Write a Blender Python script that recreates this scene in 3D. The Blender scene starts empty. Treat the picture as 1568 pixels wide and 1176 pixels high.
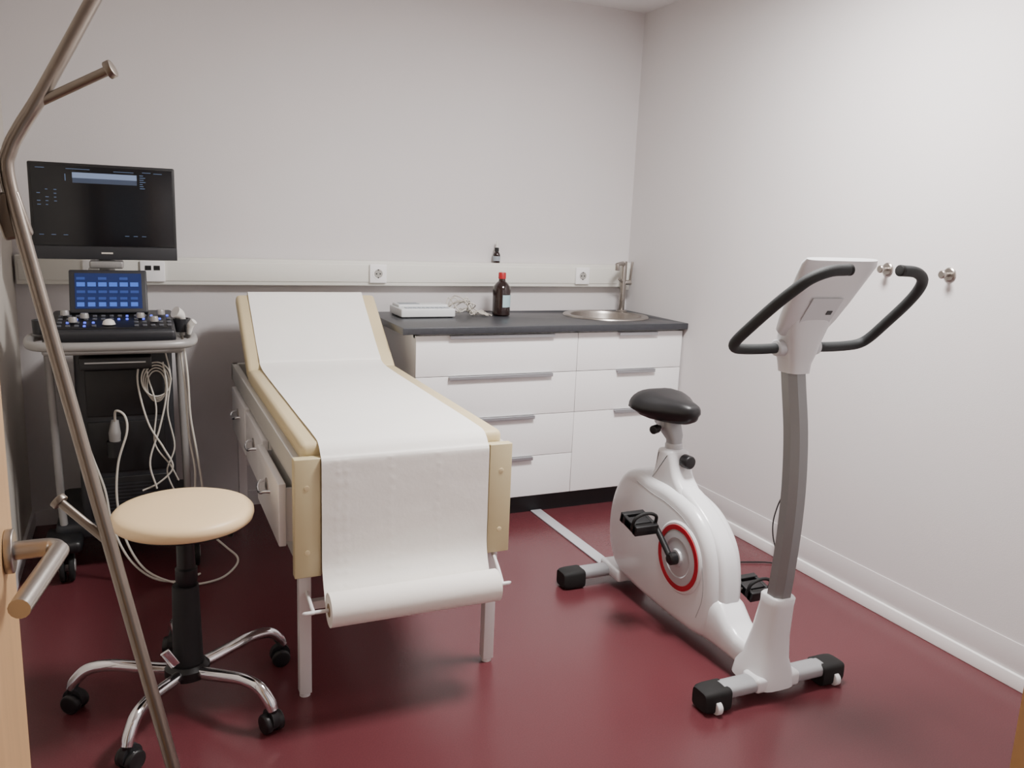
import bpy, bmesh, math, random
from mathutils import Vector, Matrix, noise
random.seed(3)
S = bpy.context.scene
COL = S.collection

# ------------------------------------------------------------ materials
def lin(c):
    c = c/255.0
    return c/12.92 if c <= 0.04045 else ((c+0.055)/1.055)**2.4
def M(name, rgb, rough=0.5, metal=0.0, bump=0.0, bscale=60, var=0.0, vscale=4, emit=None, es=1.0, coat=0.0, stretch=None):
    m = bpy.data.materials.new(name); m.use_nodes = True
    nt = m.node_tree; b = nt.nodes['Principled BSDF']
    col = (lin(rgb[0]), lin(rgb[1]), lin(rgb[2]), 1)
    b.inputs['Base Color'].default_value = col
    b.inputs['Roughness'].default_value = rough
    b.inputs['Metallic'].default_value = metal
    b.inputs['Coat Weight'].default_value = coat
    tc = nt.nodes.new('ShaderNodeTexCoord'); src = tc.outputs['Object']
    if stretch:
        mp = nt.nodes.new('ShaderNodeMapping'); mp.inputs['Scale'].default_value = stretch
        nt.links.new(src, mp.inputs['Vector']); src = mp.outputs['Vector']
    if var > 0:
        n = nt.nodes.new('ShaderNodeTexNoise'); n.inputs['Scale'].default_value = vscale
        n.inputs['Detail'].default_value = 6
        nt.links.new(src, n.inputs['Vector'])
        r = nt.nodes.new('ShaderNodeValToRGB')
        r.color_ramp.elements[0].position = 0.3; r.color_ramp.elements[1].position = 0.7
        r.color_ramp.elements[0].color = (col[0]*(1-var), col[1]*(1-var), col[2]*(1-var), 1)
        r.color_ramp.elements[1].color = (min(1,col[0]*(1+var)), min(1,col[1]*(1+var)), min(1,col[2]*(1+var)), 1)
        nt.links.new(n.outputs['Fac'], r.inputs['Fac']); nt.links.new(r.outputs['Color'], b.inputs['Base Color'])
    if bump > 0:
        n2 = nt.nodes.new('ShaderNodeTexNoise'); n2.inputs['Scale'].default_value = bscale
        n2.inputs['Detail'].default_value = 3
        nt.links.new(src, n2.inputs['Vector'])
        bp = nt.nodes.new('ShaderNodeBump'); bp.inputs['Strength'].default_value = bump
        bp.inputs['Distance'].default_value = 0.01
        nt.links.new(n2.outputs['Fac'], bp.inputs['Height']); nt.links.new(bp.outputs['Normal'], b.inputs['Normal'])
    if emit:
        b.inputs['Emission Color'].default_value = (lin(emit[0]), lin(emit[1]), lin(emit[2]), 1)
        b.inputs['Emission Strength'].default_value = es
    return m

m_wall = M('wall_paint', (216,212,212), 0.7, bump=0.05, bscale=220, var=0.012, vscale=2)
m_wall_l = M('wall_paint_left', (208,202,192), 0.75, bump=0.05, bscale=220)
m_ceil = M('ceiling_paint', (228,226,226), 0.8)
m_floor = M('maroon_vinyl', (94,47,52), 0.27, bump=0.02, bscale=90, var=0.10, vscale=260)
m_white = M('white_lacquer', (246,245,245), 0.28)
m_trimw = M('white_trim', (248,247,246), 0.4)
m_duct = M('pvc_duct', (228,227,219), 0.45)
m_ductd = M('pvc_duct_line', (165,163,158), 0.5)
m_counter = M('dark_laminate', (55,57,62), 0.38, var=0.12, vscale=60)
m_black = M('black_plastic', (22,22,24), 0.42)
m_blackm = M('black_matte', (28,28,31), 0.65, bump=0.1, bscale=300)
m_plinth = M('plinth_black', (24,22,26), 0.5)
m_rubber = M('rubber', (18,18,18), 0.75)
m_foam = M('grip_foam', (34,37,38), 0.7, bump=0.15, bscale=500)
m_steel = M('brushed_steel', (170,164,158), 0.32, 1.0, bump=0.02, bscale=200)
m_steeld = M('stand_steel', (142,133,124), 0.36, 1.0, var=0.06, vscale=12)
m_chrome = M('chrome', (225,225,228), 0.09, 1.0)
m_alu = M('alu_handle', (178,180,185), 0.4, 0.85)
m_beige = M('beige_vinyl', (216,199,158), 0.5, bump=0.05, bscale=300, var=0.03, vscale=5)
m_board = M('beige_board', (206,192,152), 0.42, var=0.02, vscale=5)
m_stool = M('stool_vinyl', (245,216,170), 0.42, bump=0.04, bscale=300)
m_frame = M('couch_steel_white', (226,223,223), 0.35)
m_side = M('couch_side_grey', (190,188,182), 0.45)
m_paper = M('exam_paper', (250,248,243), 0.85, bump=0.06, bscale=45, var=0.01, vscale=10)
m_roll = M('paper_roll', (246,242,235), 0.85, bump=0.05, bscale=60)
m_core = M('cardboard', (150,128,100), 0.8)
m_wood = M('beech_door', (205,165,118), 0.42, var=0.10, vscale=3, stretch=(8,8,0.6))
m_bikew = M('bike_white', (230,231,233), 0.28, coat=0.3)
m_bikes = M('bike_silver', (196,198,201), 0.33, 0.2)
m_biket = M('bike_tube_grey', (168,170,173), 0.35, 0.2)
m_bikec = M('bike_console_silver', (212,213,215), 0.33, 0.1)
m_bikeg = M('bike_grey', (140,142,143), 0.38, 0.25)
m_biked = M('bike_seam', (165,167,170), 0.5)
m_red = M('red_ring', (176,28,44), 0.35)
m_screen = M('screen_glass', (8,9,12), 0.18, emit=(20,24,34), es=0.12)
m_ui = M('screen_ui', (100,115,145), 0.4, emit=(115,130,155), es=0.7)
m_ui2 = M('screen_ui_fade', (50,58,75), 0.4, emit=(62,72,92), es=0.5)
m_uit = M('screen_ui_text', (60,75,100), 0.4, emit=(100,120,150), es=0.5)
m_touch = M('touch_screen', (16,30,70), 0.3, emit=(22,42,95), es=0.55)
m_touchb = M('touch_buttons', (40,60,110), 0.3, emit=(42,68,140), es=0.6)
m_touchc = M('touch_buttons_bright', (60,90,160), 0.3, emit=(60,100,200), es=0.8)
m_led = M('led_blue', (60,80,220), 0.3, emit=(90,105,235), es=1.3)
m_cart = M('cart_dark', (38,39,43), 0.45)
m_key = M('console_key', (82,84,90), 0.45)
m_cartg = M('cart_grey', (150,148,146), 0.38, 0.2)
m_cable = M('white_cable', (205,200,190), 0.5)
m_probe = M('probe_white', (215,213,208), 0.4)
m_amber = M('amber_glass', (30,12,10), 0.12, coat=0.6)
m_label = M('label', (170,200,205), 0.6)
m_redcap = M('red_cap', (170,28,36), 0.4)
m_dev = M('device_white', (222,225,226), 0.4)
m_devg = M('device_grey', (150,158,166), 0.4)
m_strip = M('floor_strip_grey', (185,185,190), 0.4)
m_lamp = M('lamp_diffuser', (255,255,255), 0.5, emit=(255,248,242), es=3.0)

# ------------------------------------------------------------ geometry helpers
def root(name, loc):
    e = bpy.data.objects.new(name, None); e.location = loc; e.empty_display_size = 0.1
    COL.objects.link(e); return e
def finish(me, name, mat, parent, smooth=True, ang=35):
    bm = bmesh.new(); bm.from_mesh(me)
    bmesh.ops.recalc_face_normals(bm, faces=bm.faces)
    for f in bm.faces: f.smooth = smooth
    if smooth:
        for e in bm.edges:
            if len(e.link_faces) == 2 and e.calc_face_angle(0) > math.radians(ang): e.smooth = False
    bm.to_mesh(me); bm.free()
    me.materials.clear()
    if mat: me.materials.append(mat)
    o = bpy.data.objects.new(name, me); COL.objects.link(o)
    if parent:
        o.parent = parent; o.matrix_parent_inverse = Matrix.Translation(-parent.location)
    return o
def bm_obj(bm, name, mat, parent, **k):
    me = bpy.data.meshes.new(name); bm.to_mesh(me); bm.free()
    return finish(me, name, mat, parent, **k)
def boxes(p, name, L, mat, bevel=0.0, rot=None, pivot=None):
    bm = bmesh.new()
    for (x0,x1,y0,y1,z0,z1) in L:
        b2 = bmesh.new(); bmesh.ops.create_cube(b2, size=1)
        for v in b2.verts:
            v.co = Vector(((x0+x1)/2+v.co.x*(x1-x0), (y0+y1)/2+v.co.y*(y1-y0), (z0+z1)/2+v.co.z*(z1-z0)))
        if bevel > 0:
            bmesh.ops.bevel(b2, geom=b2.edges[:], offset=bevel, segments=3, affect='EDGES', profile=0.5, clamp_overlap=True)
        me = bpy.data.meshes.new('t'); b2.to_mesh(me); b2.free(); bm.from_mesh(me); bpy.data.meshes.remove(me)
    if rot is not None:
        bmesh.ops.rotate(bm, verts=bm.verts, cent=pivot, matrix=rot)
    return bm_obj(bm, name, mat, p)
def box(p, name, x0,x1,y0,y1,z0,z1, mat, bevel=0.0, rot=None, pivot=None):
    return boxes(p, name, [(x0,x1,y0,y1,z0,z1)], mat, bevel, rot, pivot)
def cyl(p, name, a, b, r, mat, r2=None, seg=32, bevel=0.0):
    a = Vector(a); b = Vector(b); d = b-a; L = d.length
    r2 = r if r2 is None else r2
    bm = bmesh.new()
    bmesh.ops.create_cone(bm, cap_ends=True, segments=seg, radius1=r, radius2=r2, depth=L)
    if bevel > 0:
        es = [e for e in bm.edges if abs(e.verts[0].co.z-e.verts[1].co.z) < 1e-6]
        bmesh.ops.bevel(bm, geom=es, offset=bevel, segments=3, affect='EDGES', profile=0.5)
    q = Vector((0,0,1)).rotation_difference(d.normalized())
    for v in bm.verts: v.co = q @ v.co + (a+b)/2
    return bm_obj(bm, name, mat, p)
def catmull(P, n=8):
    P = [Vector(q) for q in P]
    if len(P) < 3: return P
    out = []
    Q = [2*P[0]-P[1]] + P + [2*P[-1]-P[-2]]
    for i in range(1, len(Q)-2):
        p0,p1,p2,p3 = Q[i-1],Q[i],Q[i+1],Q[i+2]
        for k in range(n):
            t = k/n
            out.append(0.5*((2*p1)+(-p0+p2)*t+(2*p0-5*p1+4*p2-p3)*t*t+(-p0+3*p1-3*p2+p3)*t**3))
    out.append(P[-1]); return out
def tube(p, name, P, r, mat, smooth=True, n=8, res=5, radii=None, zmin=None):
    pts = catmull(P, n) if smooth else [Vector(q) for q in P]
    if zmin is not None:
        for q in pts: q.z = max(q.z, zmin)
    cu = bpy.data.curves.new(name, 'CURVE'); cu.dimensions = '3D'
    cu.bevel_depth = r; cu.bevel_resolution = res; cu.use_fill_caps = True
    sp = cu.splines.new('POLY'); sp.points.add(len(pts)-1)
    for i, q in enumerate(pts):
        sp.points[i].co = (q.x, q.y, q.z, 1)
        if radii:
            t = i/(len(pts)-1)*(len(radii)-1); k = min(int(t), len(radii)-2)
            sp.points[i].radius = radii[k]+(radii[k+1]-radii[k])*(t-k)
    o = bpy.data.objects.new('tmp', cu); COL.objects.link(o)
    bpy.context.view_layer.update()
    me = bpy.data.meshes.new_from_object(o.evaluated_get(bpy.context.evaluated_depsgraph_get()))
    bpy.data.objects.remove(o); bpy.data.curves.remove(cu)
    me.name = name
    return finish(me, name, mat, p, ang=50)
def lathe(p, name, prof, c, mat, seg=48, axis='Z', ang=35):
    bm = bmesh.new(); rings = []
    for (r, z) in prof:
        ring = []
        for i in range(seg):
            a = 2*math.pi*i/seg
            if axis == 'Z': co = (c[0]+r*math.cos(a), c[1]+r*math.sin(a), c[2]+z)
            elif axis == 'X': co = (c[0]+z, c[1]+r*math.cos(a), c[2]+r*math.sin(a))
            else: co = (c[0]+r*math.cos(a), c[1]+z, c[2]+r*math.sin(a))
            ring.append(bm.verts.new(co))
        rings.append(ring)
    for k in range(len(rings)-1):
        for i in range(seg):
            j = (i+1) % seg
            bm.faces.new((rings[k][i], rings[k][j], rings[k+1][j], rings[k+1][i]))
    if prof[0][0] > 1e-5: bm.faces.new(rings[0])
    if prof[-1][0] > 1e-5: bm.faces.new(rings[-1][::-1])
    bmesh.ops.remove_doubles(bm, verts=bm.verts, dist=1e-6)
    return bm_obj(bm, name, mat, p, ang=ang)
def ring_loft(p, name, rings, mat, cap=True, ang=50):
    bm = bmesh.new(); R = [[bm.verts.new(q) for q in r] for r in rings]; n = len(R[0])
    for k in range(len(R)-1):
        for i in range(n):
            j = (i+1) % n
            bm.faces.new((R[k][i], R[k][j], R[k+1][j], R[k+1][i]))
    if cap: bm.faces.new(R[0]); bm.faces.new(R[-1][::-1])
    return bm_obj(bm, name, mat, p, ang=ang)
def smooth_closed(P, n=5):
    out = []; N = len(P)
    P = [Vector((q[0], q[1])) for q in P]
    for i in range(N):
        p0,p1,p2,p3 = P[i-1],P[i],P[(i+1)%N],P[(i+2)%N]
        for k in range(n):
            t = k/n
            out.append(0.5*((2*p1)+(-p0+p2)*t+(2*p0-5*p1+4*p2-p3)*t*t+(-p0+3*p1-3*p2+p3)*t**3))
    return out
def prism(p, name, YZ, xc, hw, mat, round_=0.02, smooth=True, steps=4):
    """side-profile (Y,Z) extruded along X with rounded shoulders"""
    P = smooth_closed(YZ) if smooth else [Vector(q) for q in YZ]
    N = len(P)
    nor = []
    area = sum(P[i].x*P[(i+1)%N].y-P[(i+1)%N].x*P[i].y for i in range(N))
    sg = 1 if area > 0 else -1
    for i in range(N):
        t = (P[(i+1)%N]-P[i-1]); nn = Vector((t.y, -t.x))*sg
        nor.append(nn.normalized() if nn.length > 1e-9 else Vector((0,0)))
    rings = []
    prof = [(-hw + round_*(1-math.cos(math.pi/2*k/steps)), round_*(1-math.sin(math.pi/2*k/steps))) for k in range(steps+1)]
    prof = prof + [(-x, i) for x, i in prof[::-1]]
    for (dx, ins) in prof:
        rings.append([(xc+dx, P[i].x-nor[i].x*ins, P[i].y-nor[i].y*ins) for i in range(N)])
    return ring_loft(p, name, rings, mat, ang=40)

# ------------------------------------------------------------ room
XL, XR, YB, YF, ZC = -0.45, 2.54, 4.04, 0.42, 2.515
box(None, 'floor', XL-0.1, XR+0.1, -1.3, YB+0.1, -0.08, 0.0, m_floor)
box(None, 'ceiling', XL-0.1, XR+0.1, 0.25, YB+0.1, ZC, ZC+0.08, m_ceil)
box(None, 'wall_back', XL-0.1, XR+0.1, YB, YB+0.1, 0, ZC, m_wall)
box(None, 'wall_right', XR, XR+0.1, 0.25, YB, 0, ZC, m_wall)
box(None, 'wall_left', XL-0.1, XL, 0.25, YB, 0, ZC, m_wall_l)
OX0, OX1 = -0.20, 0.722
boxes(None, 'wall_front', [(XL, OX0-0.04, 0.25, YF, 0, ZC), (OX1+0.04, XR, 0.25, YF, 0, ZC), (OX0-0.04, OX1+0.04, 0.25, YF, 2.14, ZC)], m_wall)
boxes(None, 'trim_1', [(OX0-0.04, OX0, 0.235, YF+0.012, 0, 2.14), (OX1, OX1+0.04, 0.235, YF+0.012, 0, 2.14), (OX0, OX1, 0.235, YF+0.012, 2.10, 2.14),
                       (OX1+0.04, OX1+0.09, YF, YF+0.012, 0, 2.19), (OX0-0.09, OX0-0.04, YF, YF+0.012, 0, 2.19)], m_wood)
# baseboards + coved vinyl edge
boxes(None, 'baseboard_right', [(XR-0.014, XR, 0.45, 3.42, 0, 0.05)], m_trimw, 0.003)
box(None, 'trim_2', XR-0.004, XR, 0.45, 3.42, 0.05, 0.15, m_wall, 0.001)
box(None, 'baseboard_back', XL, 1.10, YB-0.012, YB, 0, 0.07, m_wall)
box(None, 'baseboard_left', XL, XL+0.012, 0.45, YB-0.012, 0, 0.07, m_wall)

# ------------------------------------------------------------ ceiling light
LX, LY = 1.60, 2.05
lt = root('ceiling_light', (LX, LY, ZC-0.02))
box(lt, 'housing', LX-0.30, LX+0.30, LY-0.30, LY+0.30, ZC-0.03, ZC, m_trimw, 0.003)
box(lt, 'diffuser', LX-0.27, LX+0.27, LY-0.27, LY+0.27, ZC-0.034, ZC-0.030, m_lamp)
la = bpy.data.lights.new('panel_lamp', 'AREA'); la.shape = 'SQUARE'; la.size = 0.46; la.energy = 93; la.color = (1.0, 0.972, 0.955)
lo = bpy.data.objects.new('panel_lamp', la); COL.objects.link(lo); lo.location = (LX, LY, ZC-0.04)
lo.parent = lt; lo.matrix_parent_inverse = Matrix.Translation(-lt.location)

# ------------------------------------------------------------ door
dr = root('door_1', (-0.175, 0.7, 1.0))
box(dr, 'leaf', -0.195, -0.155, 0.27+0.03, 1.180, 0.008, 2.09, m_wood, 0.002)
for sx, nm in ((1, 'in'), (-1, 'out')):
    fx = -0.155 if sx > 0 else -0.195
    cyl(dr, 'handle_rose_'+nm, (fx, 1.11, 1.0), (fx+sx*0.010, 1.11, 1.0), 0.027, m_steel, bevel=0.002)
    tube(dr, 'handle_lever_'+nm, [(fx+sx*0.006,1.11,1.0),(fx+sx*0.040,1.11,1.0),(fx+sx*0.051,1.107,1.0),(fx+sx*0.057,1.096,1.0),(fx+sx*0.056,1.08,1.0),(fx+sx*0.030,0.955,0.993)], 0.0115, m_steel)
for i, z in enumerate((0.25, 1.85)):
    cyl(dr, 'hinge_%d' % (i+1), (-0.150, 0.292, z), (-0.150, 0.292, z+0.09), 0.008, m_steel)

# ------------------------------------------------------------ wall trunking with sockets
tr = root('cable_trunking', (1.2, 4.0, 1.13))
ty = YB-0.055
box(tr, 'duct_body', XL+0.01, 2.49, ty, YB, 1.07, 1.19, m_duct, 0.004)
box(tr, 'duct_lid', XL+0.02, 2.44, ty-0.004, ty+0.01, 1.088, 1.172, m_duct, 0.002)
box(tr, 'duct_endcap', 2.485, 2.515, ty-0.012, YB, 1.055, 1.205, m_duct, 0.004)
def socket(p, x, n):
    box(p, 'socket_frame_%d' % n, x-0.042, x+0.042, ty-0.016, ty-0.003, 1.085, 1.175, m_white, 0.004)
    cyl(p, 'socket_well_%d' % n, (x, ty-0.0165, 1.13), (x, ty-0.015, 1.13), 0.026, m_ductd)
    lathe(p, 'socket_ring_%d' % n, [(0.021,0),(0.021,-0.003),(0.027,-0.003),(0.027,0)], (x, ty-0.015, 1.13), m_white, axis='Y')
    boxes(p, 'socket_pins_%d' % n, [(x-0.012,x-0.006,ty-0.018,ty-0.016,1.127,1.133),(x+0.006,x+0.012,ty-0.018,ty-0.016,1.127,1.133),
                                   (x-0.003,x+0.003,ty-0.018,ty-0.016,1.108,1.114),(x-0.003,x+0.003,ty-0.018,ty-0.016,1.146,1.152)], m_black)
socket(tr, 1.085, 1); socket(tr, 2.215, 2); socket(tr, -0.15, 3)
box(tr, 'data_outlet', 0.03, 0.13, ty-0.016, ty-0.003, 1.085, 1.175, m_white, 0.004)
boxes(tr, 'data_ports', [(0.05,0.075,ty-0.018,ty-0.015,1.135,1.155),(0.085,0.11,ty-0.018,ty-0.015,1.135,1.155)], m_black)

# ------------------------------------------------------------ base cabinet with counter
cb = root('base_cabinet', (1.8, 3.75, 0.5))
CX0, CX1, CM = 1.12, 2.535, 1.93
boxes(cb, 'carcass', [(CX0, CX0+0.018, 3.49, YB-0.005, 0.10, 0.905), (CM-0.009, CM+0.009, 3.49, YB-0.005, 0.10, 0.905), (CX1-0.018, CX1, 3.49, YB-0.005, 0.10, 0.905),
                      (CX0, CX1, 3.49, YB-0.005, 0.10, 0.118), (CX0, CX1, YB-0.02, YB-0.005, 0.10, 0.905), (CX0, CX1, 3.49, 3.51, 0.885, 0.905)], m_white)
box(cb, 'plinth', CX0+0.005, CX1, 3.53, 3.548, 0.0, 0.10, m_plinth)
box(cb, 'plinth_side', CX0+0.005, CX0+0.02, 3.548, YB-0.01, 0.0, 0.10, m_plinth)
zs = [0.898, 0.710, 0.508, 0.304, 0.102]
L = []
for i in range(4): L.append((CX0+0.001, CM-0.0015, 3.470, 3.489, zs[i+1]+0.0015, zs[i]-0.0015))
for i in range(2): L.append((CM+0.0015, CX1-0.004, 3.470, 3.489, zs[i+1]+0.0015, zs[i]-0.0015))
L.append((CM+0.0015, CX1-0.004, 3.470, 3.489, zs[4]+0.0015, zs[2]-0.0015))
boxes(cb, 'drawer_fronts', L, m_white, 0.0012)
H = []
for i, hl in enumerate((0.26, 0.26, 0.175, 0.175)):
    z = zs[i]-0.002
    H.append((1.536-hl, 1.536+hl, 3.452, 3.4705, z-0.003, z+0.001)); H.append((1.536-hl, 1.536+hl, 3.452, 3.455, z-0.015, z))
for i in range(3):
    z = zs[i]-0.002; hl = 0.11
    H.append((2.262-hl, 2.262+hl, 3.452, 3.4705, z-0.003, z+0.001)); H.append((2.262-hl, 2.262+hl, 3.452, 3.455, z-0.015, z))
boxes(cb, 'handles', H, m_alu, 0.0008)
ct = box(cb, 'countertop', 1.05, 2.538, 3.435, YB-0.002, 0.907, 0.938, m_counter, 0.003)
cutter = cyl(None, 'cut', (2.255,3.775,0.85), (2.255,3.775,1.0), 0.195, None, seg=64)
md = ct.modifiers.new('b', 'BOOLEAN'); md.object = cutter; md.operation = 'DIFFERENCE'; md.solver = 'EXACT'
bpy.context.view_layer.update()
me = bpy.data.meshes.new_from_object(ct.evaluated_get(bpy.context.evaluated_depsgraph_get()))
ct.modifiers.clear(); ct.data = me; me.materials.clear(); me.materials.append(m_counter)
bpy.data.objects.remove(cutter)
sk = root('round_sink', (2.255, 3.775, 0.93))
lathe(sk, 'basin', [(0.0,-0.150),(0.025,-0.150),(0.12,-0.145),(0.155,-0.13),(0.172,-0.10),(0.180,-0.01),(0.186,0.004),(0.200,0.008),(0.222,0.006),(0.225,0.0005),(0.200,0.0005),(0.190,-0.01),(0.178,-0.105),(0.16,-0.137),(0.12,-0.152),(0.0,-0.156)], (2.255,3.775,0.938), m_steel, seg=64)
lathe(sk, 'drain', [(0.0,0.006),(0.02,0.006),(0.03,0.002),(0.03,0.0)], (2.255,3.775,0.788), m_chrome)
fc = root('faucet', (2.446, 3.93, 1.05))
fx, fy = 2.446, 3.93
lathe(fc, 'base_ring', [(0.0,0),(0.030,0),(0.030,0.006),(0.024,0.012),(0.0,0.012)], (fx,fy,0.938), m_steel)
cyl(fc, 'column', (fx,fy,0.945), (fx,fy,1.215), 0.0165, m_steel, bevel=0.003)
tube(fc, 'spout', [(fx,fy,1.20),(fx-0.05,fy-0.05,1.205),(fx-0.10,fy-0.09,1.20)], 0.011, m_steel)
cyl(fc, 'outlet', (fx-0.095,fy-0.087,1.205), (fx-0.095,fy-0.087,1.17), 0.012, m_steel, bevel=0.002)
cyl(fc, 'lever_body', (fx,fy,1.10), (fx+0.045,fy-0.01,1.10), 0.014, m_steel, bevel=0.002)
cyl(fc, 'lever_pin', (fx+0.038,fy-0.008,1.10), (fx+0.040,fy-0.02,1.215), 0.006, m_steel, bevel=0.002)
tube(fc, 'side_pull', [(fx-0.01,fy-0.005,1.105),(fx-0.045,fy-0.03,1.12)], 0.007, m_steel, smooth=False)

# bottles
b1 = root('brown_bottle', (1.68, 3.83, 1.04))
bc = (1.681,3.834,0.9385)
lathe(b1, 'glass', [(0.0,0),(0.040,0),(0.045,0.006),(0.045,0.125),(0.042,0.145),(0.030,0.162),(0.018,0.172),(0.016,0.19),(0.0,0.19)], bc, m_amber)
lathe(b1, 'cap', [(0.0,0.215),(0.017,0.215),(0.019,0.211),(0.019,0.184),(0.0,0.184)], bc, m_redcap)
bm = bmesh.new(); prev = None
for k in range(17):
    a = math.radians(-105+k*100/16)
    v0 = bm.verts.new((bc[0]+0.0456*math.cos(a), bc[1]+0.0456*math.sin(a), bc[2]+0.045)); v1 = bm.verts.new((bc[0]+0.0456*math.cos(a), bc[1]+0.0456*math.sin(a), bc[2]+0.105))
    if prev: bm.faces.new((prev[0], v0, v1, prev[1]))
    prev = (v0, v1)
bm_obj(bm, 'label', m_label, b1)
b2 = root('dropper_bottle', (1.725, 4.01, 1.24))
bc = (1.722,4.010,1.1905)
lathe(b2, 'glass', [(0.0,0),(0.017,0),(0.0185,0.003),(0.0185,0.042),(0.014,0.052),(0.009,0.056),(0.009,0.064),(0.0,0.064)], bc, m_amber)
lathe(b2, 'label', [(0.0187,0.010),(0.0189,0.010),(0.0189,0.034),(0.0187,0.034)], bc, m_devg)
lathe(b2, 'cap', [(0.0,0.078),(0.009,0.078),(0.011,0.075),(0.011,0.058),(0.0,0.058)], bc, m_rubber)
lathe(b2, 'pipette_bulb', [(0.0,0.112),(0.004,0.110),(0.006,0.104),(0.006,0.085),(0.008,0.078),(0.0,0.078)], bc, m_probe)

# ECG device
ec = root('ecg_machine', (1.27, 3.85, 0.96))
box(ec, 'body', 1.14, 1.41, 3.76, 3.96, 0.942, 0.982, m_dev, 0.006)
box(ec, 'raised_deck', 1.15, 1.40, 3.84, 3.95, 0.980, 0.994, m_dev, 0.005)
box(ec, 'display', 1.165, 1.26, 3.855, 3.92, 0.993, 0.996, m_devg, 0.001)
boxes(ec, 'keys', [(1.17+0.022*i, 1.186+0.022*i, 3.78+0.022*j, 3.795+0.022*j, 0.981, 0.985) for i in range(10) for j in range(2)], m_devg, 0.001)
boxes(ec, 'feet', [(1.15,1.17,3.77,3.79,0.9385,0.943),(1.38,1.40,3.77,3.79,0.9385,0.943),(1.15,1.17,3.93,3.95,0.9385,0.943),(1.38,1.40,3.93,3.95,0.9385,0.943)], m_rubber)
for i in range(9):
    P = [(1.405,3.88,0.965)]
    for k in range(5):
        P.append((1.43+0.037*k+random.uniform(-.025,.02), 3.84+random.uniform(-.07,.07), 0.946+random.uniform(0,0.085 if k < 3 else 0.015)))
    P.append((1.60+random.uniform(-.02,.01), 3.80+random.uniform(-.04,.04), 0.945))
    tube(ec, 'lead_%d' % (i+1), P, 0.0028, m_cable, res=2, zmin=0.9425)

# ------------------------------------------------------------ examination couch
ch = root('examination_couch', (0.71, 3.0, 0.5))
X0, X1 = 0.38, 1.04
box(ch, 'foot_board', X0, X1, 2.25, 2.276, 0.395, 0.745, m_board, 0.004)
boxes(ch, 'foot_board_stiles', [(X0, X0+0.075, 2.243, 2.252, 0.395, 0.745), (X1-0.075, X1, 2.243, 2.252, 0.395, 0.745)], m_board, 0.003)
for i, (sx, sz) in enumerate(((X0+0.035,0.66),(X0+0.035,0.47),(X1-0.035,0.66),(X1-0.035,0.47))):
    cyl(ch, 'screw_%d' % (i+1), (sx,2.244,sz), (sx,2.2415,sz), 0.008, m_beige, bevel=0.0008)
boxes(ch, 'side_rails', [(X0+0.004, X0+0.03, 2.276, 3.84, 0.665, 0.738), (X1-0.03, X1-0.004, 2.276, 3.84, 0.665, 0.738), (X0+0.004, X1-0.004, 3.81, 3.84, 0.665, 0.738)], m_side, 0.003)
box(ch, 'drawer_carcass', X0+0.012, X1-0.30, 2.276, 3.80, 0.42, 0.666, m_side, 0.003)
box(ch, 'deck', X0+0.02, X1-0.02, 2.28, 3.45, 0.705, 0.725, m_side, 0.002)
dl = []
for k, (y0, y1, pull) in enumerate(((2.31,2.75,0.022),(2.79,3.23,0.0),(3.27,3.71,0.0))):
    dl.append((X0-0.010-pull, X0+0.012-pull, y0, y1, 0.47, 0.658))
    if pull: boxes(ch, 'drawer_box', [(X0-pull, X0+0.05, y0+0.01, y0+0.02, 0.48, 0.64), (X0-pull, X0+0.05, y1-0.02, y1-0.01, 0.48, 0.64)], m_frame)
    yc = (y0+y1)/2; xx = X0-0.010-pull
    tube(ch, 'drawer_handle_%d' % (k+1), [(xx+0.002,yc-0.06,0.585),(xx-0.016,yc-0.05,0.583),(xx-0.024,yc-0.03,0.575),(xx-0.026,yc,0.572),(xx-0.024,yc+0.03,0.575),(xx-0.016,yc+0.05,0.583),(xx+0.002,yc+0.06,0.585)], 0.005, m_chrome)
    cyl(ch, 'handle_plate_%d' % (k+1), (xx+0.001,yc,0.588), (xx-0.003,yc,0.588), 0.022, m_steel)
boxes(ch, 'drawer_fronts', dl, m_frame, 0.004)
# mattress
box(ch, 'mattress', X0+0.025, X1-0.020, 2.280, 3.445, 0.722, 0.779, m_beige, 0.018)
ang = math.radians(36)
R = Matrix.Rotation(ang, 3, 'X')
piv = Vector((0.71, 3.445, 0.750))
box(ch, 'backrest', X0+0.025, X1-0.020, 3.445, 3.445+0.47, 0.722, 0.779, m_beige, 0.018, rot=R, pivot=piv)
box(ch, 'backrest_board', X0+0.05, X1-0.045, 3.455, 3.445+0.455, 0.708, 0.722, m_side, 0.002, rot=R, pivot=piv)
for i, x in enumerate((X0+0.10, X1-0.10)):
    cyl(ch, 'backrest_strut_%d' % (i+1), (x,3.74,0.70), (x,3.78,0.955), 0.010, m_frame)
# legs and frame
lg = 0.0175
for i, (x, y) in enumerate(((0.415,2.275+0.01),(1.000,2.275+0.01),(0.415,3.78),(1.000,3.78))):
    box(ch, 'leg_%d' % (i+1), x-lg, x+lg, y-lg+0.01, y+lg+0.01, 0.012, 0.70, m_frame, 0.002)
    cyl(ch, 'foot_%d' % (i+1), (x,y+0.01,0.0), (x,y+0.01,0.014), 0.016, m_frame)
boxes(ch, 'cross_bars', [(0.42,1.0,2.283,2.307,0.275,0.300), (0.42,1.0,3.778,3.80,0.275,0.30)], m_frame, 0.002)
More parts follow.
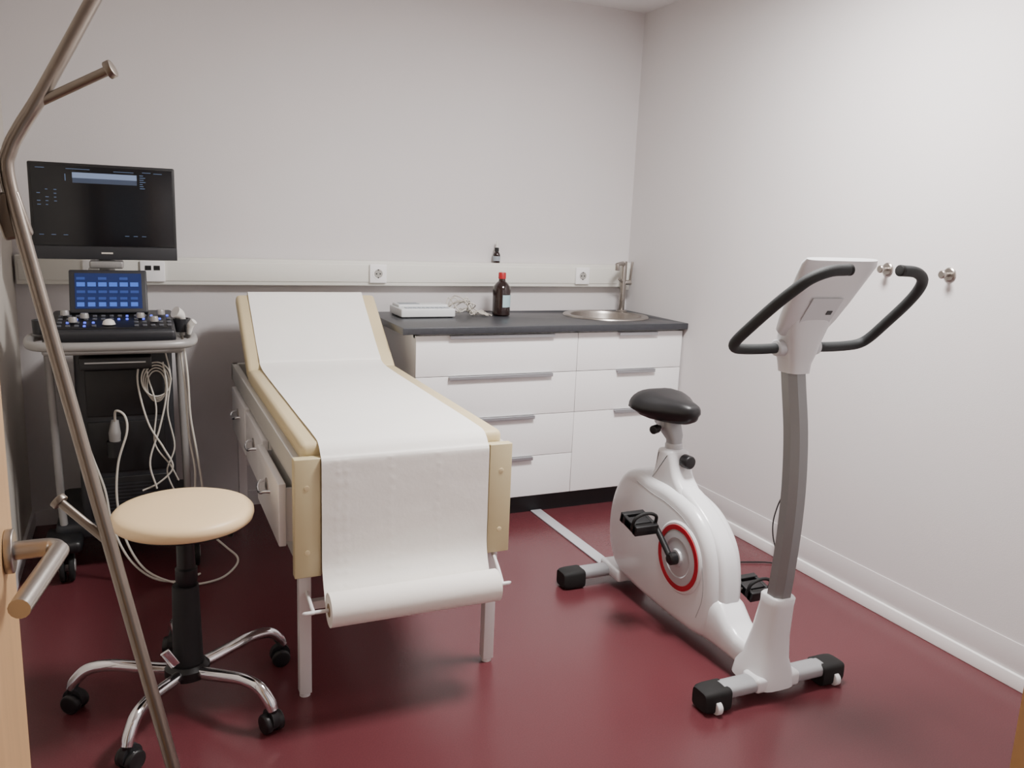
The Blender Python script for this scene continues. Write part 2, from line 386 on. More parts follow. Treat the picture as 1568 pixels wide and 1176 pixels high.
# paper roll + holder
RY, RZ, RR = 2.145, 0.335, 0.048
tube(ch, 'roll_rod', [(0.420,2.29,0.335),(0.415,2.20,0.336),(0.413,RY+0.02,0.336),(0.415,RY,RZ),(0.43,RY,RZ),(0.96,RY,RZ),(0.975,RY,RZ),(0.982,RY+0.01,0.337),(0.985,2.20,0.37),(1.00,2.29,0.39)], 0.0055, m_frame)
lathe(ch, 'paper_roll', [(0.016,0.0),(RR,0.0),(RR,0.505),(0.016,0.505),(0.016,0.0)], (0.455,RY,RZ), m_roll, axis='X')
lathe(ch, 'roll_core', [(0.0165,-0.001),(0.019,-0.001),(0.019,0.001)], (0.455,RY,RZ), m_core, axis='X')
# paper sheet
c, s = math.cos(ang), math.sin(ang)
def bk(d, n): # point on backrest: distance d, normal offset n from pivot line
    return (3.445+d*c-n*s, 0.750+d*s+n*c)
path = [bk(0.478,0.006), bk(0.476,0.03), bk(0.46,0.0365), bk(0.40,0.034), bk(0.25,0.033), bk(0.12,0.033), bk(0.055,0.036), (3.455,0.799), (3.40,0.788), (3.30,0.7845), (3.0,0.7835), (2.7,0.7835), (2.45,0.7835), (2.33,0.783), (2.290,0.780), (2.266,0.768), (2.249,0.750), (2.239,0.738), (2.237,0.70), (2.237,0.62), (2.236,0.52), (2.234,0.44), (2.224,0.395), (2.208,0.36), (RY+RR+0.004,RZ)]
pp = catmull([(0,a,b) for a, b in path], 10)
bm = bmesh.new(); NX = 100; grid = []
for i, q in enumerate(pp):
    t = (pp[min(i+1,len(pp)-1)]-pp[max(i-1,0)]).normalized(); nn = Vector((0, -t.z, t.y))
    if nn.z < 0 and abs(nn.z) > 0.05: nn = -nn
    if abs(t.z) > 0.95: nn = Vector((0,-1,0))
    row = []
    for j in range(NX+1):
        x = 0.455+0.505*j/NX
        hang = q.z < 0.74
        amp = 0.0028 if hang else 0.0015
        d = (0.5+0.5*noise.noise(Vector((x*3, q.y*3, q.z*6)))+0.25*noise.noise(Vector((x*11, q.y*9, q.z*18))))*amp
        if hang:  # short pinched folds left by the roll, in vertical rows
            for xc_ in (0.50, 0.525, 0.655, 0.80):
                g = math.exp(-((x-xc_-0.003*math.sin(q.z*31))/0.008)**2)
                d += 0.0008*g*max(0, math.sin(q.z*190))
        edge = 0.0005*noise.noise(Vector((q.y*8, q.z*8, 3.0)))
        row.append(bm.verts.new((x+edge, q.y+nn.y*d, q.z+nn.z*d)))
    grid.append(row)
for i in range(len(grid)-1):
    for j in range(NX):
        bm.faces.new((grid[i][j], grid[i][j+1], grid[i+1][j+1], grid[i+1][j]))
bm_obj(bm, 'paper_sheet', m_paper, ch, ang=180)

# ------------------------------------------------------------ swivel stool
st = root('swivel_stool', (0.100, 2.377, 0.3))
cx, cy = 0.102, 2.377
lathe(st, 'seat', [(0.0,0.603),(0.10,0.602),(0.161,0.599),(0.178,0.593),(0.186,0.584),(0.187,0.573),(0.183,0.560),(0.176,0.555),(0.0,0.555)], (cx,cy,0), m_stool, seg=72, ang=60)
lathe(st, 'seat_base', [(0.0,0.556),(0.169,0.556),(0.165,0.547),(0.06,0.540),(0.0,0.540)], (cx,cy,0), m_black, seg=64)
boxes(st, 'mount_plate', [(cx-0.07,cx+0.07,cy-0.05,cy+0.05,0.520,0.543)], m_black, 0.006)
lathe(st, 'gas_lift', [(0.0,0.525),(0.024,0.525),(0.025,0.42),(0.030,0.415),(0.030,0.38),(0.027,0.375),(0.027,0.35),(0.0,0.35)], (cx,cy,0), m_black)
cx = 0.095
lathe(st, 'column_cover', [(0.0,0.365),(0.035,0.365),(0.036,0.360),(0.042,0.12),(0.050,0.11),(0.050,0.09),(0.0,0.09)], (cx+0.003,cy,0), m_blackm)
lathe(st, 'hub', [(0.0,0.132),(0.050,0.129),(0.062,0.118),(0.062,0.092),(0.045,0.085),(0.0,0.085)], (cx,cy,0), m_black)
tube(st, 'height_lever', [(cx,cy,0.530),(cx+0.08,cy-0.03,0.525),(cx+0.13,cy-0.05,0.515)], 0.005, m_black)
box(st, 'release_paddle', cx-0.062, cx-0.034, cy-0.055, cy-0.045, 0.145, 0.20, m_chrome, 0.003, rot=Matrix.Rotation(math.radians(-30),3,'Y'), pivot=Vector((cx-0.045,cy-0.05,0.175)))
for k in range(5):
    a = math.radians(23+72*k); ux, uy = math.cos(a), math.sin(a)
    RC = 0.312
    P = [(cx+ux*r, cy+uy*r, z) for r, z in ((0.03,0.106),(0.08,0.110),(0.15,0.122),(0.21,0.130),(0.265,0.122),(0.300,0.090),(RC,0.066))]
    tube(st, 'leg_%d' % (k+1), P, 0.0165, m_chrome, n=6, res=6, radii=[1.1,1.1,1.05,1.0,1.0,1.0,0.9])
    wx, wy = cx+ux*RC, cy+uy*RC
    pa = a+math.radians(70); px, py = math.cos(pa), math.sin(pa)
    cyl(st, 'caster_stem_%d' % (k+1), (wx,wy,0.045), (wx,wy,0.072), 0.012, m_black)
    ox, oy = wx+0.008*(-py), wy+0.008*px
    for q, sg in enumerate((-1,1)):
        cyl(st, 'caster_%d_%d' % (k+1,q+1), (ox+px*sg*0.006,oy+py*sg*0.006,0.028), (ox+px*sg*0.028,oy+py*sg*0.028,0.028), 0.028, m_black, bevel=0.006, seg=28)
    cyl(st, 'caster_hood_%d' % (k+1), (ox-px*0.010,oy-py*0.010,0.038), (ox+px*0.010,oy+py*0.010,0.038), 0.030, m_blackm, seg=28)

# ------------------------------------------------------------ coat stand
cs = root('coat_stand', (-0.186, 1.7, 0.9))
J = Vector((-0.186, 1.70, 1.43)); r = 0.0125
foot = Vector((0.10, 1.50, 0.012))
d = foot-J
tube(cs, 'tube_1', [foot, J+d*0.75, J+d*0.5, J+d*0.25, J+d*0.08, (-0.189,1.703,1.455), (-0.183,1.705,1.50), (-0.163,1.703,1.54), (-0.133,1.700,1.589), (-0.088,1.715,1.675), (-0.042,1.74,1.767), (0.02,1.765,1.885)], r, m_steeld, n=6)
foot2 = Vector((-0.375, 1.93, 0.012))
J2 = Vector((-0.212,1.718,1.43))
tube(cs, 'tube_2', [foot2, J2+(foot2-J2)*0.6, J2+(foot2-J2)*0.3, J2+(foot2-J2)*0.06, (-0.212,1.718,1.46), (-0.222,1.735,1.53), (-0.25,1.77,1.60), (-0.33,1.86,1.85)], r, m_steeld, n=6)
foot3 = Vector((-0.38, 1.36, 0.012)); J3 = Vector((-0.210,1.688,1.43))
tube(cs, 'tube_3', [foot3, J3+(foot3-J3)*0.6, J3+(foot3-J3)*0.3, J3+(foot3-J3)*0.06, (-0.211,1.686,1.46), (-0.225,1.67,1.53), (-0.25,1.62,1.60), (-0.31,1.50,1.85)], r, m_steeld, n=6)
box(cs, 'joint_clamp', -0.212, -0.166, 1.690, 1.712, 1.35, 1.43, m_steeld, 0.006, rot=Matrix.Rotation(math.radians(-14),3,'Y'), pivot=Vector((-0.188,1.70,1.40)))
def peg(n, a, b):
    a = Vector(a); b = Vector(b); u = (b-a).normalized()
    cyl(cs, 'peg_%d' % n, a, b, 0.008, m_steeld)
    cyl(cs, 'peg_head_%d' % n, b-u*0.002, b+u*0.010, 0.015, m_steeld, bevel=0.002)
peg(1, (-0.128,1.70,1.585), (-0.023,1.66,1.640))
peg(2, (-0.0596,1.612,0.805), (-0.138,1.655,0.877))
peg(3, (-0.26,1.78,1.62), (-0.33,1.72,1.68))
peg(4, (-0.25,1.62,1.61), (-0.33,1.58,1.67))
for i, f in enumerate((foot, foot2, foot3)):
    cyl(cs, 'foot_pad_%d' % (i+1), (f.x,f.y,0), (f.x,f.y,0.02), 0.018, m_rubber, bevel=0.002)

# ------------------------------------------------------------ ultrasound cart
us = root('ultrasound_machine', (-0.08, 3.6, 0.8))
# monitor
box(us, 'monitor_case', -0.336, 0.165, 3.60, 3.64, 1.20, 1.555, m_black, 0.006)
box(us, 'monitor_back', -0.22, 0.05, 3.64, 3.67, 1.27, 1.48, m_cart, 0.012)
box(us, 'monitor_screen', -0.326, 0.155, 3.5975, 3.601, 1.252, 1.545, m_screen, 0.001)
box(us, 'monitor_chin', -0.336, 0.165, 3.596, 3.602, 1.200, 1.249, m_cart, 0.002)
def ui(name, L, mat, y=3.5965):
    boxes(us, name, [(x0,x1,y,y+0.0012,z0,z1) for x0,x1,z0,z1 in L], mat)
ui('ui_bar', [(-0.19,0.03,1.502,1.522)], m_ui)
ui('ui_bar_fade', [(-0.19,0.03,1.484,1.502)], m_ui2)
tx = [(-0.31,-0.28,1.533,1.535),(-0.21,-0.13,1.533,1.535),(-0.05,0.02,1.530,1.532),(0.05,0.08,1.532,1.534),(0.09,0.12,1.530,1.532),(-0.215,-0.212,1.49,1.515)]
for i in range(7): tx.append((0.040, 0.048+random.random()*0.015, 1.520-i*0.008, 1.5225-i*0.008))
for i in range(5):
    for j in range(3):
        if random.random() < 0.75: tx.append((-0.31+j*0.028, -0.303+j*0.028+random.random()*0.005, 1.455-i*0.014, 1.4575-i*0.014))
for i in range(3): tx.append((-0.02+i*0.03, -0.005+i*0.03, 1.290, 1.292))
for i in range(3): tx.append((-0.31+i*0.04, -0.295+i*0.04, 1.290, 1.292))
ui('ui_text', tx, m_uit)
ui('brand_plate', [(-0.105,-0.065,1.222,1.228)], m_cable, 3.5950)
cyl(us, 'monitor_neck', (-0.09,3.66,1.02), (-0.09,3.66,1.24), 0.028, m_cartg)
box(us, 'neck_bracket', -0.15, -0.03, 3.60, 3.70, 1.165, 1.195, m_cartg, 0.008)
# touch panel (tilted)
tp = Vector((-0.085,3.42,1.02)); RT = Matrix.Rotation(math.radians(-25),3,'X')
def tbox(name, x0,x1,y0,y1,z0,z1,mat,bev=0.0): box(us, name, x0,x1,y0,y1,z0,z1,mat,bev,rot=RT,pivot=tp)
tbox('touch_case', -0.215, 0.048, 3.42, 3.445, 1.015, 1.185, m_cart, 0.006)
tbox('touch_screen', -0.196, 0.029, 3.4185, 3.421, 1.032, 1.170, m_touch)
tb1, tb2 = [], []
for j in range(5):
    for i in range(6):
        b_ = (-0.190+i*0.036, -0.166+i*0.036+(0.004 if j > 1 else 0), 3.4172, 3.4187, 1.040+j*0.026, 1.050+j*0.026+(0.006 if j in (0,3) else 0))
        if j == 4 and i % 2: continue
        (tb2 if j in (0,3) else tb1).append(b_)
boxes(us, 'touch_buttons', tb1, m_touchb, rot=RT, pivot=tp); boxes(us, 'touch_buttons_lit', tb2, m_touchc, rot=RT, pivot=tp)
# console
CR = Matrix.Rotation(math.radians(9),3,'X'); cp = Vector((-0.08,3.30,0.93))
def cbox(name, L, mat, bev=0.0): boxes(us, name, L, mat, bev, rot=CR, pivot=cp)
cbox('console', [(-0.275,0.135,3.235,3.52,0.935,0.985)], m_cart, 0.014)
cbox('console_deck', [(-0.262,0.122,3.26,3.44,0.984,0.989)], m_black, 0.002)
kb = []; ld = []
for i in range(14):
    for j in range(4):
        x = -0.250+i*0.0275; y = 3.275+j*0.042
        if abs(x+0.07) < 0.045 and j < 2: continue
        if random.random() < 0.30: ld.append((x, x+0.009, y, y+0.010, 0.988, 0.994))
        else: kb.append((x, x+0.015, y, y+0.015, 0.988, 0.994))
cbox('console_keys', kb, m_key, 0.002); cbox('console_led_keys', ld, m_led, 0.002)
for i, (x, y) in enumerate(((-0.20,3.31),(-0.165,3.36),(0.02,3.36),(0.065,3.31),(-0.23,3.40),(0.09,3.40))):
    lathe(us, 'knob_%d' % (i+1), [(0.0,0.018),(0.012,0.018),(0.014,0.014),(0.015,0.0),(0.0,0.0)], (x,y,0.995+(y-3.30)*0.158), m_cartg, seg=24)
lathe(us, 'trackball', [(0.0,0.020),(0.010,0.018),(0.018,0.012),(0.022,0.0),(0.0,0.0)], (-0.085,3.29,0.990), m_probe)
tube(us, 'front_handle', [(-0.26,3.50,0.925),(-0.335,3.46,0.925),(-0.345,3.36,0.925),(-0.325,3.24,0.925),(-0.25,3.195,0.925),(-0.08,3.185,0.925),(0.10,3.195,0.925),(0.18,3.24,0.925),(0.198,3.36,0.925),(0.185,3.46,0.925),(0.12,3.50,0.925)], 0.0165, m_cartg, n=6)
boxes(us, 'console_underside', [(-0.30,0.16,3.25,3.55,0.885,0.925)], m_cartg, 0.012)
boxes(us, 'shelf_unit', [(-0.19,0.05,3.28,3.55,0.825,0.872)], m_black, 0.006)
boxes(us, 'shelf_slots', [(-0.17,0.03,3.276,3.281,0.850,0.855)], m_cartg)
# tower
box(us, 'tower', -0.215, 0.125, 3.43, 3.90, 0.19, 0.885, m_cart, 0.018)
boxes(us, 'tower_panels', [(-0.18,0.09,3.424,3.432,0.62,0.80),(-0.18,0.09,3.424,3.432,0.40,0.60),(-0.18,0.09,3.424,3.432,0.22,0.38)], m_black, 0.004)
boxes(us, 'tower_vents', [(-0.15,0.06,3.4215,3.425,0.235+i*0.014,0.241+i*0.014) for i in range(9)], m_cart)
tube(us, 'post_1', [(-0.300,3.46,0.91),(-0.292,3.46,0.60),(-0.285,3.45,0.30),(-0.28,3.44,0.20)], 0.014, m_cartg)
tube(us, 'post_2', [(0.150,3.46,0.91),(0.158,3.46,0.60),(0.165,3.45,0.30),(0.165,3.44,0.20)], 0.014, m_cartg)
box(us, 'base', -0.31, 0.19, 3.42, 3.90, 0.135, 0.205, m_cart, 0.02)
boxes(us, 'front_feet', [(-0.345,-0.215,3.31,3.50,0.125,0.175),(0.11,0.24,3.31,3.50,0.125,0.175)], m_black, 0.02)
for i, (x, y) in enumerate(((-0.275,3.38),(0.17,3.38),(-0.275,3.86),(0.17,3.86))):
    for q, o in enumerate((-0.024, 0.008)):
        cyl(us, 'wheel_%d_%d' % (i+1,q+1), (x+o,y,0.058), (x+o+0.018,y,0.058), 0.058, m_rubber, bevel=0.006)
    cyl(us, 'wheel_hub_%d' % (i+1), (x-0.028,y,0.058), (x+0.030,y,0.058), 0.024, m_cartg, bevel=0.003)
    box(us, 'fork_%d' % (i+1), x-0.006, x+0.008, y-0.02, y+0.02, 0.058, 0.135, m_black, 0.002)
# probes + holders
lathe(us, 'probe_holder', [(0.020,0.0),(0.030,0.0),(0.032,0.05),(0.026,0.05),(0.020,0.0)], (0.163,3.40,0.945), m_cart)
tube(us, 'probe', [(0.163,3.40,0.93),(0.163,3.40,0.985),(0.156,3.392,1.010),(0.140,3.382,1.022)], 0.019, m_probe, radii=[0.5,0.8,1.0,1.2])
tube(us, 'probe_2', [(0.185,3.36,0.94),(0.192,3.352,0.975),(0.205,3.345,0.99)], 0.013, m_probe, radii=[0.6,1.0,0.9])
lathe(us, 'probe_holder_2', [(0.020,0.0),(0.030,0.0),(0.032,0.05),(0.026,0.05),(0.020,0.0)], (-0.305,3.40,0.945), m_cart)
tube(us, 'low_probe', [(-0.085,3.405,0.61),(-0.088,3.40,0.56),(-0.088,3.40,0.50)], 0.022, m_cartg, radii=[0.6,1.0,0.8])
cyl(us, 'low_probe_cup', (-0.088,3.40,0.47), (-0.088,3.40,0.53), 0.030, m_black)
def cable(n, P, r=0.0042): tube(us, 'cable_%d' % n, P, r, m_cable, res=3, zmin=r+0.0005)
cable(1, [(0.163,3.39,0.93),(0.175,3.36,0.78),(0.180,3.355,0.62),(0.20,3.35,0.46),(0.215,3.34,0.30),(0.20,3.33,0.20)])
cable(2, [(0.150,3.38,0.92),(0.165,3.37,0.74),(0.172,3.37,0.55),(0.19,3.36,0.40),(0.18,3.35,0.25)])
for i in range(4):
    P = [(0.065+0.052*math.cos(a)*(1-0.12*i), 3.385+0.006*i, 0.765-0.010*i+(0.066-0.002*i)*math.sin(a)) for a in [k*math.pi/6 for k in range(13)]]
    cable(3+i, P, 0.0028)
cable(7, [(0.01,3.39,0.85),(0.0,3.385,0.75),(0.03,3.37,0.60),(0.08,3.36,0.50),(0.11,3.36,0.42),(0.06,3.37,0.36),(0.0,3.38,0.33)], 0.0035)
cable(8, [(0.09,3.39,0.83),(0.10,3.38,0.72),(0.07,3.37,0.58),(0.03,3.36,0.45),(0.05,3.36,0.34)], 0.0035)
cable(9, [(-0.085,3.40,0.60),(-0.08,3.36,0.655),(-0.05,3.34,0.64),(-0.045,3.33,0.58),(-0.08,3.33,0.46),(-0.09,3.32,0.32),(-0.07,3.30,0.18),(-0.02,3.25,0.08),(0.05,3.20,0.035),(0.15,3.17,0.01),(0.25,3.18,0.012),(0.31,3.22,0.03),(0.33,3.25,0.06),(0.29,3.28,0.10),(0.22,3.33,0.16)])
cable(10, [(-0.20,3.40,0.62),(-0.17,3.36,0.50),(-0.13,3.34,0.36),(-0.11,3.32,0.22),(-0.06,3.28,0.10),(0.02,3.23,0.03),(0.12,3.21,0.01),(0.19,3.26,0.01)])
cable(11, [(-0.23,3.41,0.80),(-0.24,3.38,0.66),(-0.20,3.36,0.52),(-0.16,3.36,0.40)])
cable(12, [(0.03,3.40,0.87),(0.035,3.39,0.78),(0.06,3.38,0.66),(0.05,3.37,0.52),(0.10,3.37,0.43),(0.13,3.38,0.36)], 0.003)
cable(13, [(0.10,3.40,0.87),(0.115,3.39,0.77),(0.10,3.38,0.64),(0.12,3.38,0.50),(0.09,3.38,0.40),(0.12,3.38,0.30)], 0.003)

# ------------------------------------------------------------ exercise bike
bk_ = root('exercise_bike', (1.755, 2.25, 0.5)); BX = 1.755
prism(bk_, 'shell', [(2.56,0.065),(2.655,0.10),(2.705,0.19),(2.712,0.30),(2.68,0.405),(2.62,0.485),(2.53,0.515),(2.44,0.51),(2.35,0.510),(2.27,0.497),(2.18,0.470),(2.11,0.420),(2.065,0.36),(2.042,0.28),(2.035,0.19),(2.045,0.10),(2.09,0.055),(2.2,0.045),(2.4,0.050)], BX, 0.068, m_bikew, 0.034)
prism(bk_, 'shell_spine', [(2.52,0.48),(2.42,0.53),(2.30,0.522),(2.21,0.490),(2.125,0.440),(2.057,0.370),(2.024,0.28),(2.018,0.17),(2.06,0.10),(2.13,0.2),(2.2,0.35),(2.35,0.42)], BX, 0.040, m_bikew, 0.020)
prism(bk_, 'seatpost_housing', [(2.49,0.47),(2.462,0.54),(2.448,0.61),(2.435,0.628),(2.375,0.632),(2.355,0.615),(2.325,0.55),(2.26,0.48),(2.35,0.42)], BX, 0.045, m_bikew, 0.020)
def sup(a, e1, e2): return (math.copysign(abs(math.cos(a))**e1, math.cos(a)), math.copysign(abs(math.sin(a))**e2, math.sin(a)))
rings = []
for y, hw, zc, hh in ((2.12,0.062,0.13,0.085),(2.06,0.064,0.135,0.088),(2.02,0.064,0.130,0.080),(1.975,0.060,0.108,0.058),(1.93,0.056,0.095,0.046),(1.80,0.052,0.090,0.042)):
    rings.append([(BX+hw*sup(a,0.55,0.6)[0], y, zc+hh*sup(a,0.55,0.6)[1]) for a in [k*2*math.pi/28 for k in range(28)]])
ring_loft(bk_, 'base_rail', rings, m_bikew)
def rrect(xc, yc, z, hx, hy, e=0.55, tilt=0):
    out = []
    for k in range(28):
        a = k*2*math.pi/28; ca, sa = math.cos(a), math.sin(a)
        out.append((xc+hx*math.copysign(abs(ca)**e, ca), yc+hy*math.copysign(abs(sa)**e, sa), z+tilt*hy*math.copysign(abs(sa)**e, sa)))
    return out
ring_loft(bk_, 'column_shroud', [rrect(BX,1.845,0.035,0.075,0.085),rrect(BX,1.843,0.075,0.070,0.080),rrect(BX,1.838,0.12,0.056,0.062),rrect(BX,1.828,0.20,0.047,0.050),rrect(BX,1.815,0.30,0.042,0.043),rrect(BX,1.813,0.325,0.043,0.044),rrect(BX,1.813,0.330,0.039,0.040)], m_bikew)
# column: eight-sided profile, gently bowed
def octo(xc, yc, z, hx, hy):
    k = 0.45
    return [(xc+hx*a, yc+hy*b, z) for a, b in ((1,-k),(1,k),(k,1),(-k,1),(-1,k),(-1,-k),(-k,-1),(k,-1))]
rings = []
for q in catmull([(1.813,0.30,0),(1.803,0.42,0),(1.797,0.56,0),(1.800,0.70,0),(1.815,0.84,0),(1.840,0.96,0),(1.855,1.03,0)], 4):
    rings.append(octo(BX, q.x, q.y, 0.034, 0.033))
ring_loft(bk_, 'column', rings, m_bikeg, ang=25)
ring_loft(bk_, 'head_neck', [rrect(BX,1.850,1.012,0.038,0.038),rrect(BX,1.852,1.04,0.041,0.041),rrect(BX,1.850,1.07,0.052,0.046),rrect(BX,1.845,1.10,0.058,0.046),rrect(BX,1.832,1.14,0.070,0.040),rrect(BX,1.815,1.18,0.080,0.032)], m_bikec)
# console (display faces the rider, back visible)
rings = []
for d_, hw, hh in ((0.0,0.070,0.012),(0.01,0.082,0.022),(0.06,0.096,0.028),(0.13,0.112,0.026),(0.20,0.126,0.020),(0.245,0.134,0.016),(0.262,0.128,0.008)):
    cy_, cz_ = 1.850-d_*0.53, 1.125+d_*0.848
    ny, nz = 0.848, 0.53
    r_ = []
    for k in range(32):
        a = k*2*math.pi/32; ca, sa = math.cos(a), math.sin(a)
        ex = hw*math.copysign(abs(ca)**0.45, ca); en = hh*math.copysign(abs(sa)**0.7, sa)
        r_.append((BX+ex, cy_+ny*en, cz_+nz*en))
    rings.append(r_)
ring_loft(bk_, 'console', rings, m_bikec, ang=60)
def conq(name, x0, x1, d0, d1, off, mat, th=0.003):
    bm = bmesh.new()
    vs = []
    for o in (off, off+th):
        for x, d_ in ((x0,d0),(x1,d0),(x1,d1),(x0,d1)):
            vs.append(bm.verts.new((BX+x, 1.850-d_*0.53+0.848*o, 1.125+d_*0.848+0.53*o)))
    for f in ((0,1,2,3),(7,6,5,4),(0,4,5,1),(1,5,6,2),(2,6,7,3),(3,7,4,0)): bm.faces.new([vs[i] for i in f])
    bm_obj(bm, name, mat, bk_)
conq('console_display', -0.085, 0.085, 0.10, 0.22, 0.024, m_black)
conq('console_back_slot', 0.022, 0.040, 0.095, 0.108, -0.032, m_black)
conq('console_back_cover', -0.055, 0.055, 0.06, 0.15, -0.030, m_bikes)
# handlebars
for q, sg in enumerate((-1, 1)):
    P = [(BX+sg*w, y, z) for w, y, z in ((0.045,1.85,1.085),(0.12,1.85,1.083),(0.195,1.848,1.085),(0.235,1.838,1.093),(0.250,1.815,1.115),(0.246,1.76,1.165),(0.236,1.69,1.228),(0.220,1.643,1.272),(0.196,1.615,1.303),(0.150,1.600,1.322),(0.095,1.598,1.326))]
    tube(bk_, 'handlebar_%d' % (q+1), P, 0.0150, m_foam, n=6, res=6)
    cyl(bk_, 'handlebar_hub_%d' % (q+1), (BX+sg*0.03,1.85,1.085), (BX+sg*0.078,1.85,1.085), 0.024, m_bikes, bevel=0.004)
    e_ = Vector((BX+sg*0.095,1.598,1.326))
    cyl(bk_, 'grip_cap_%d' % (q+1), e_, e_+Vector((-sg*0.01,0,0.0005)), 0.0155, m_rubber, bevel=0.003)
# saddle
rings = []
for y, hw, zt, zb in ((2.612,0.055,0.800,0.770),(2.600,0.094,0.816,0.745),(2.570,0.120,0.828,0.728),(2.535,0.127,0.828,0.725),(2.495,0.116,0.823,0.722),(2.455,0.092,0.820,0.722),(2.415,0.066,0.818,0.725),(2.375,0.048,0.816,0.732),(2.345,0.036,0.811,0.745),(2.330,0.018,0.800,0.765)):
    y -= 0.035; zc, hh = (zt+zb)/2, (zt-zb)/2; r_ = []
    for k in range(28):
        a = k*2*math.pi/28; ca, sa = math.cos(a), math.sin(a)
        dip = 0.010*(1-abs(ca)) if sa > 0 else 0
        narrow = 1.0 if sa >= -0.1 else 0.78
        r_.append((BX+hw*narrow*math.copysign(abs(ca)**0.8, ca), y, zc+hh*math.copysign(abs(sa)**0.75, sa)-dip*0.4-0.014*(abs(ca)**3)*(hw/0.12)))
    rings.append(r_)
ring_loft(bk_, 'saddle', rings, m_black, ang=70)
cyl(bk_, 'seat_clamp', (BX-0.035,2.45,0.712), (BX+0.035,2.45,0.712), 0.022, m_bikes, bevel=0.003)
ring_loft(bk_, 'seat_post_head', [rrect(BX,2.40,0.628,0.024,0.026),rrect(BX,2.405,0.66,0.024,0.026),rrect(BX,2.42,0.68,0.030,0.040),rrect(BX,2.45,0.71,0.034,0.055),rrect(BX,2.46,0.735,0.034,0.06)], m_biket)
tube(bk_, 'saddle_knob_stem', [(BX-0.03,2.45,0.700),(BX-0.055,2.44,0.697)], 0.007, m_black, smooth=False)
cyl(bk_, 'saddle_knob', (BX-0.050,2.44,0.697), (BX-0.078,2.43,0.695), 0.016, m_black, bevel=0.004)
cyl(bk_, 'post_sleeve', (BX,2.402,0.62), (BX,2.404,0.650), 0.032, m_bikes, bevel=0.004)
cyl(bk_, 'height_knob_stem', (BX,2.37,0.600), (BX+0.005,2.335,0.600), 0.010, m_black)
cyl(bk_, 'height_knob', (BX+0.005,2.345,0.600), (BX+0.008,2.305,0.600), 0.024, m_black, bevel=0.006)
# crank discs
dyc, dzc = 2.226, 0.290
for q, sg in enumerate((-1, 1)):
    xf = BX+sg*0.066
    def dl_(n, prof, mat): lathe(bk_, '%s_%d' % (n, q+1), [(r_, z_*sg) for r_, z_ in prof], (xf,dyc,dzc), mat, axis='X', seg=64)
    dl_('disc_housing', [(0.0,-0.01),(0.128,-0.01),(0.128,0.004),(0.122,0.009),(0.118,0.009),(0.0,0.008)], m_bikew)
    dl_('disc_red', [(0.098,0.0),(0.115,0.0),(0.115,0.0115),(0.098,0.0115),(0.098,0.0)], m_red)
    dl_('disc_silver', [(0.0,0.0),(0.096,0.0),(0.096,0.0105),(0.070,0.0125),(0.066,0.010),(0.032,0.012),(0.030,0.020),(0.0,0.020)], m_bikes)
    dl_('crank_boss', [(0.0,0.0),(0.022,0.0),(0.022,0.042),(0.016,0.048),(0.0,0.048)], m_black)
    vy, vz = (0.108*-sg, 0.100*-sg)
    xx = xf+sg*0.038
    tube(bk_, 'crank_arm_%d' % (q+1), [(xx,dyc,dzc),(xx+sg*0.004,dyc+vy*0.5,dzc+vz*0.5),(xx+sg*0.010,dyc+vy,dzc+vz)], 0.011, m_black)
    px_, py_, pz_ = xx+sg*0.010, dyc+vy, dzc+vz
    cyl(bk_, 'pedal_axle_%d' % (q+1), (px_,py_,pz_), (px_+sg*0.10,py_,pz_), 0.007, m_steel)
    xa, xb = sorted((px_+sg*0.012, px_+sg*0.104))
    RP = Matrix.Rotation(math.radians(12), 3, 'X'); pv = Vector((px_,py_,pz_))
    boxes(bk_, 'pedal_%d' % (q+1), [(xa,xb,py_-0.054,py_-0.032,pz_-0.018,pz_+0.018),(xa,xb,py_+0.032,py_+0.054,pz_-0.018,pz_+0.018),(xa,xa+0.014,py_-0.05,py_+0.05,pz_-0.016,pz_+0.016),(xb-0.014,xb,py_-0.05,py_+0.05,pz_-0.016,pz_+0.016),(xa,xb,py_-0.022,py_+0.022,pz_-0.014,pz_+0.014)], m_black, 0.003, rot=RP, pivot=pv)
    tube(bk_, 'pedal_strap_%d' % (q+1), [(xa-0.002,py_-0.03,pz_),(xa+0.005,py_-0.04,pz_+0.035),((xa+xb)/2,py_-0.045,pz_+0.050),(xb-0.005,py_-0.04,pz_+0.035),(xb+0.002,py_-0.03,pz_)], 0.006, m_rubber)
tube(bk_, 'shell_seam', [(BX-0.0678,2.52,0.475),(BX-0.0678,2.42,0.462),(BX-0.0678,2.32,0.455),(BX-0.0678,2.21,0.428),(BX-0.0678,2.135,0.37),(BX-0.0678,2.095,0.29),(BX-0.0678,2.085,0.20),(BX-0.0678,2.11,0.12)], 0.0014, m_biked, res=2)
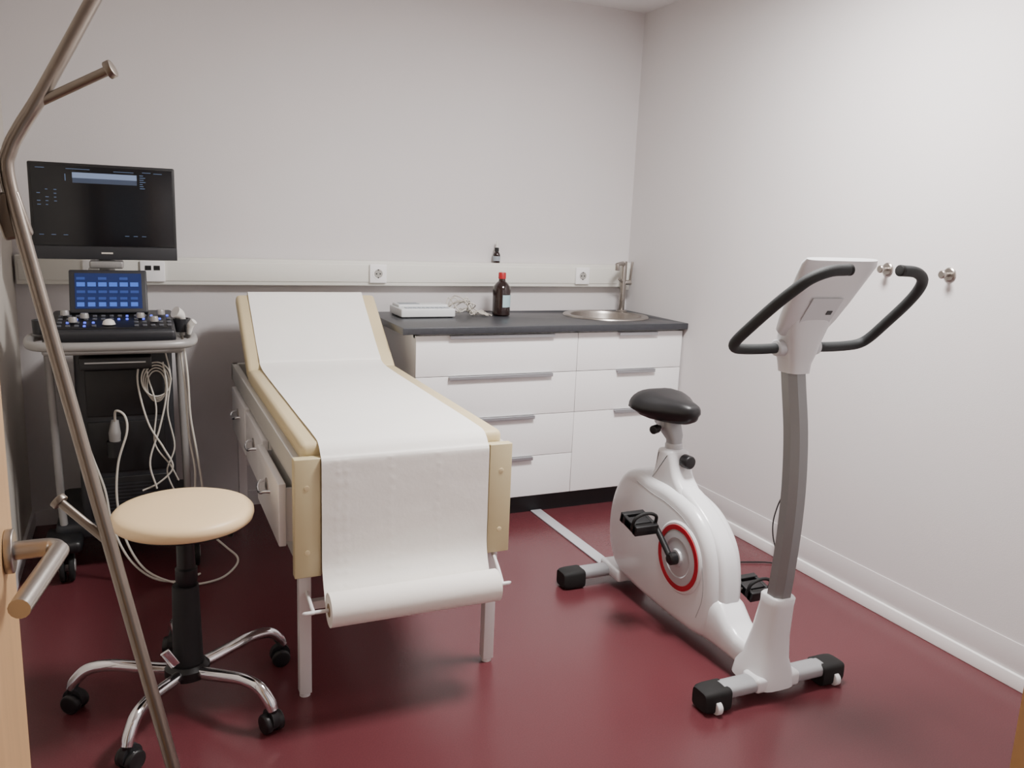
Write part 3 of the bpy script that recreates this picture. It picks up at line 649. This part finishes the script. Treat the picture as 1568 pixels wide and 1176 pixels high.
# stabilisers
for q, (y, zc) in enumerate(((1.805,0.052),(2.70,0.050))):
    x0, x1 = BX-0.195, BX+0.195
    rings = [[(x, y+0.034*sup(a,0.7,0.7)[0], zc+0.022*sup(a,0.7,0.7)[1]) for a in [k*2*math.pi/24 for k in range(24)]] for x in (x0, x1)]
    ring_loft(bk_, 'stabiliser_%d' % (q+1), rings, m_biket)
    for sg in (-1, 1):
        rings = []
        for dx, s1 in ((0.180,0.95),(0.185,1.0),(0.240,1.0),(0.262,0.94),(0.272,0.80)):
            rings.append([(BX+sg*dx, y+0.041*s1*sup(a,0.4,0.4)[0], 0.037+0.036*s1*sup(a,0.4,0.4)[1]) for a in [k*2*math.pi/24 for k in range(24)]])
        ring_loft(bk_, 'stabiliser_cap_%d_%s' % (q+1, 'l' if sg < 0 else 'r'), rings, m_rubber)
        if q == 0:
            cyl(bk_, 'transport_wheel_'+('l' if sg < 0 else 'r'), (BX+sg*0.222,1.770,0.022), (BX+sg*0.240,1.770,0.022), 0.021, m_bikew, bevel=0.003)
box(bk_, 'front_bracket', BX-0.085, BX+0.085, 1.768, 1.845, 0.030, 0.078, m_bikew, 0.012)
box(bk_, 'rear_bracket', BX-0.07, BX+0.07, 2.60, 2.745, 0.030, 0.082, m_bikew, 0.012)

# ------------------------------------------------------------ small things
for nm_y in (2.256, 1.996):
    hk = root('wall_hook', (XR-0.02, nm_y, 1.292))
    lathe(hk, 'plate', [(0.0,0.0),(0.024,0.0),(0.024,-0.005),(0.020,-0.008),(0.0,-0.008)], (XR,nm_y,1.292), m_steel, axis='X')
    cyl(hk, 'stem', (XR-0.004,nm_y,1.292), (XR-0.034,nm_y,1.292), 0.007, m_steel)
    lathe(hk, 'knob', [(0.0,0.0),(0.012,0.0),(0.014,-0.004),(0.014,-0.009),(0.011,-0.012),(0.0,-0.012)], (XR-0.032,nm_y,1.292), m_steel, axis='X')
box(None, 'floor_cable_cover', 1.745, 1.802, 2.755, 3.525, 0.0, 0.007, m_strip, 0.002)
pc = root('power_cord', (XR-0.02, 2.60, 0.2))
dy_ = -0.05
box(pc, 'plug', XR-0.034, XR-0.004, 2.67+dy_, 2.695+dy_, 0.292, 0.318, m_white, 0.006)
box(pc, 'wall_socket', XR-0.010, XR, 2.64+dy_, 2.72+dy_, 0.265, 0.345, m_white, 0.003)
tube(pc, 'cord', [(XR-0.030,2.685+dy_,0.29),(XR-0.035,2.70+dy_,0.24),(XR-0.04,2.71+dy_,0.17),(XR-0.04,2.70+dy_,0.10),(XR-0.04,2.66+dy_,0.03),(XR-0.05,2.62+dy_,0.006),(XR-0.10,2.62,0.006),(XR-0.40,2.72,0.006),(2.09,2.75,0.006),(1.86,2.76,0.02),(1.80,2.745,0.05)], 0.003, m_black, zmin=0.0035)

# ------------------------------------------------------------ world
w = bpy.data.worlds.new('world'); S.world = w; w.use_nodes = True
bg = w.node_tree.nodes['Background']; bg.inputs[0].default_value = (0.85,0.85,0.9,1); bg.inputs[1].default_value = 0.4

# ------------------------------------------------------------ camera
cam = bpy.data.cameras.new('camera'); co = bpy.data.objects.new('camera', cam); COL.objects.link(co)
cam.sensor_width = 36; cam.lens = 36*1277/1568; cam.clip_start = 0.05
fw = Vector((0.4090,0.8916,-0.1948)).normalized()
rt = Vector((0.9115,-0.4091,0.0405)); rt = (rt-fw*rt.dot(fw)).normalized(); up = rt.cross(fw)
Mx = Matrix((rt, up, -fw)).transposed().to_4x4(); Mx.translation = Vector((0,0,1.42))
co.matrix_world = Mx
S.camera = co
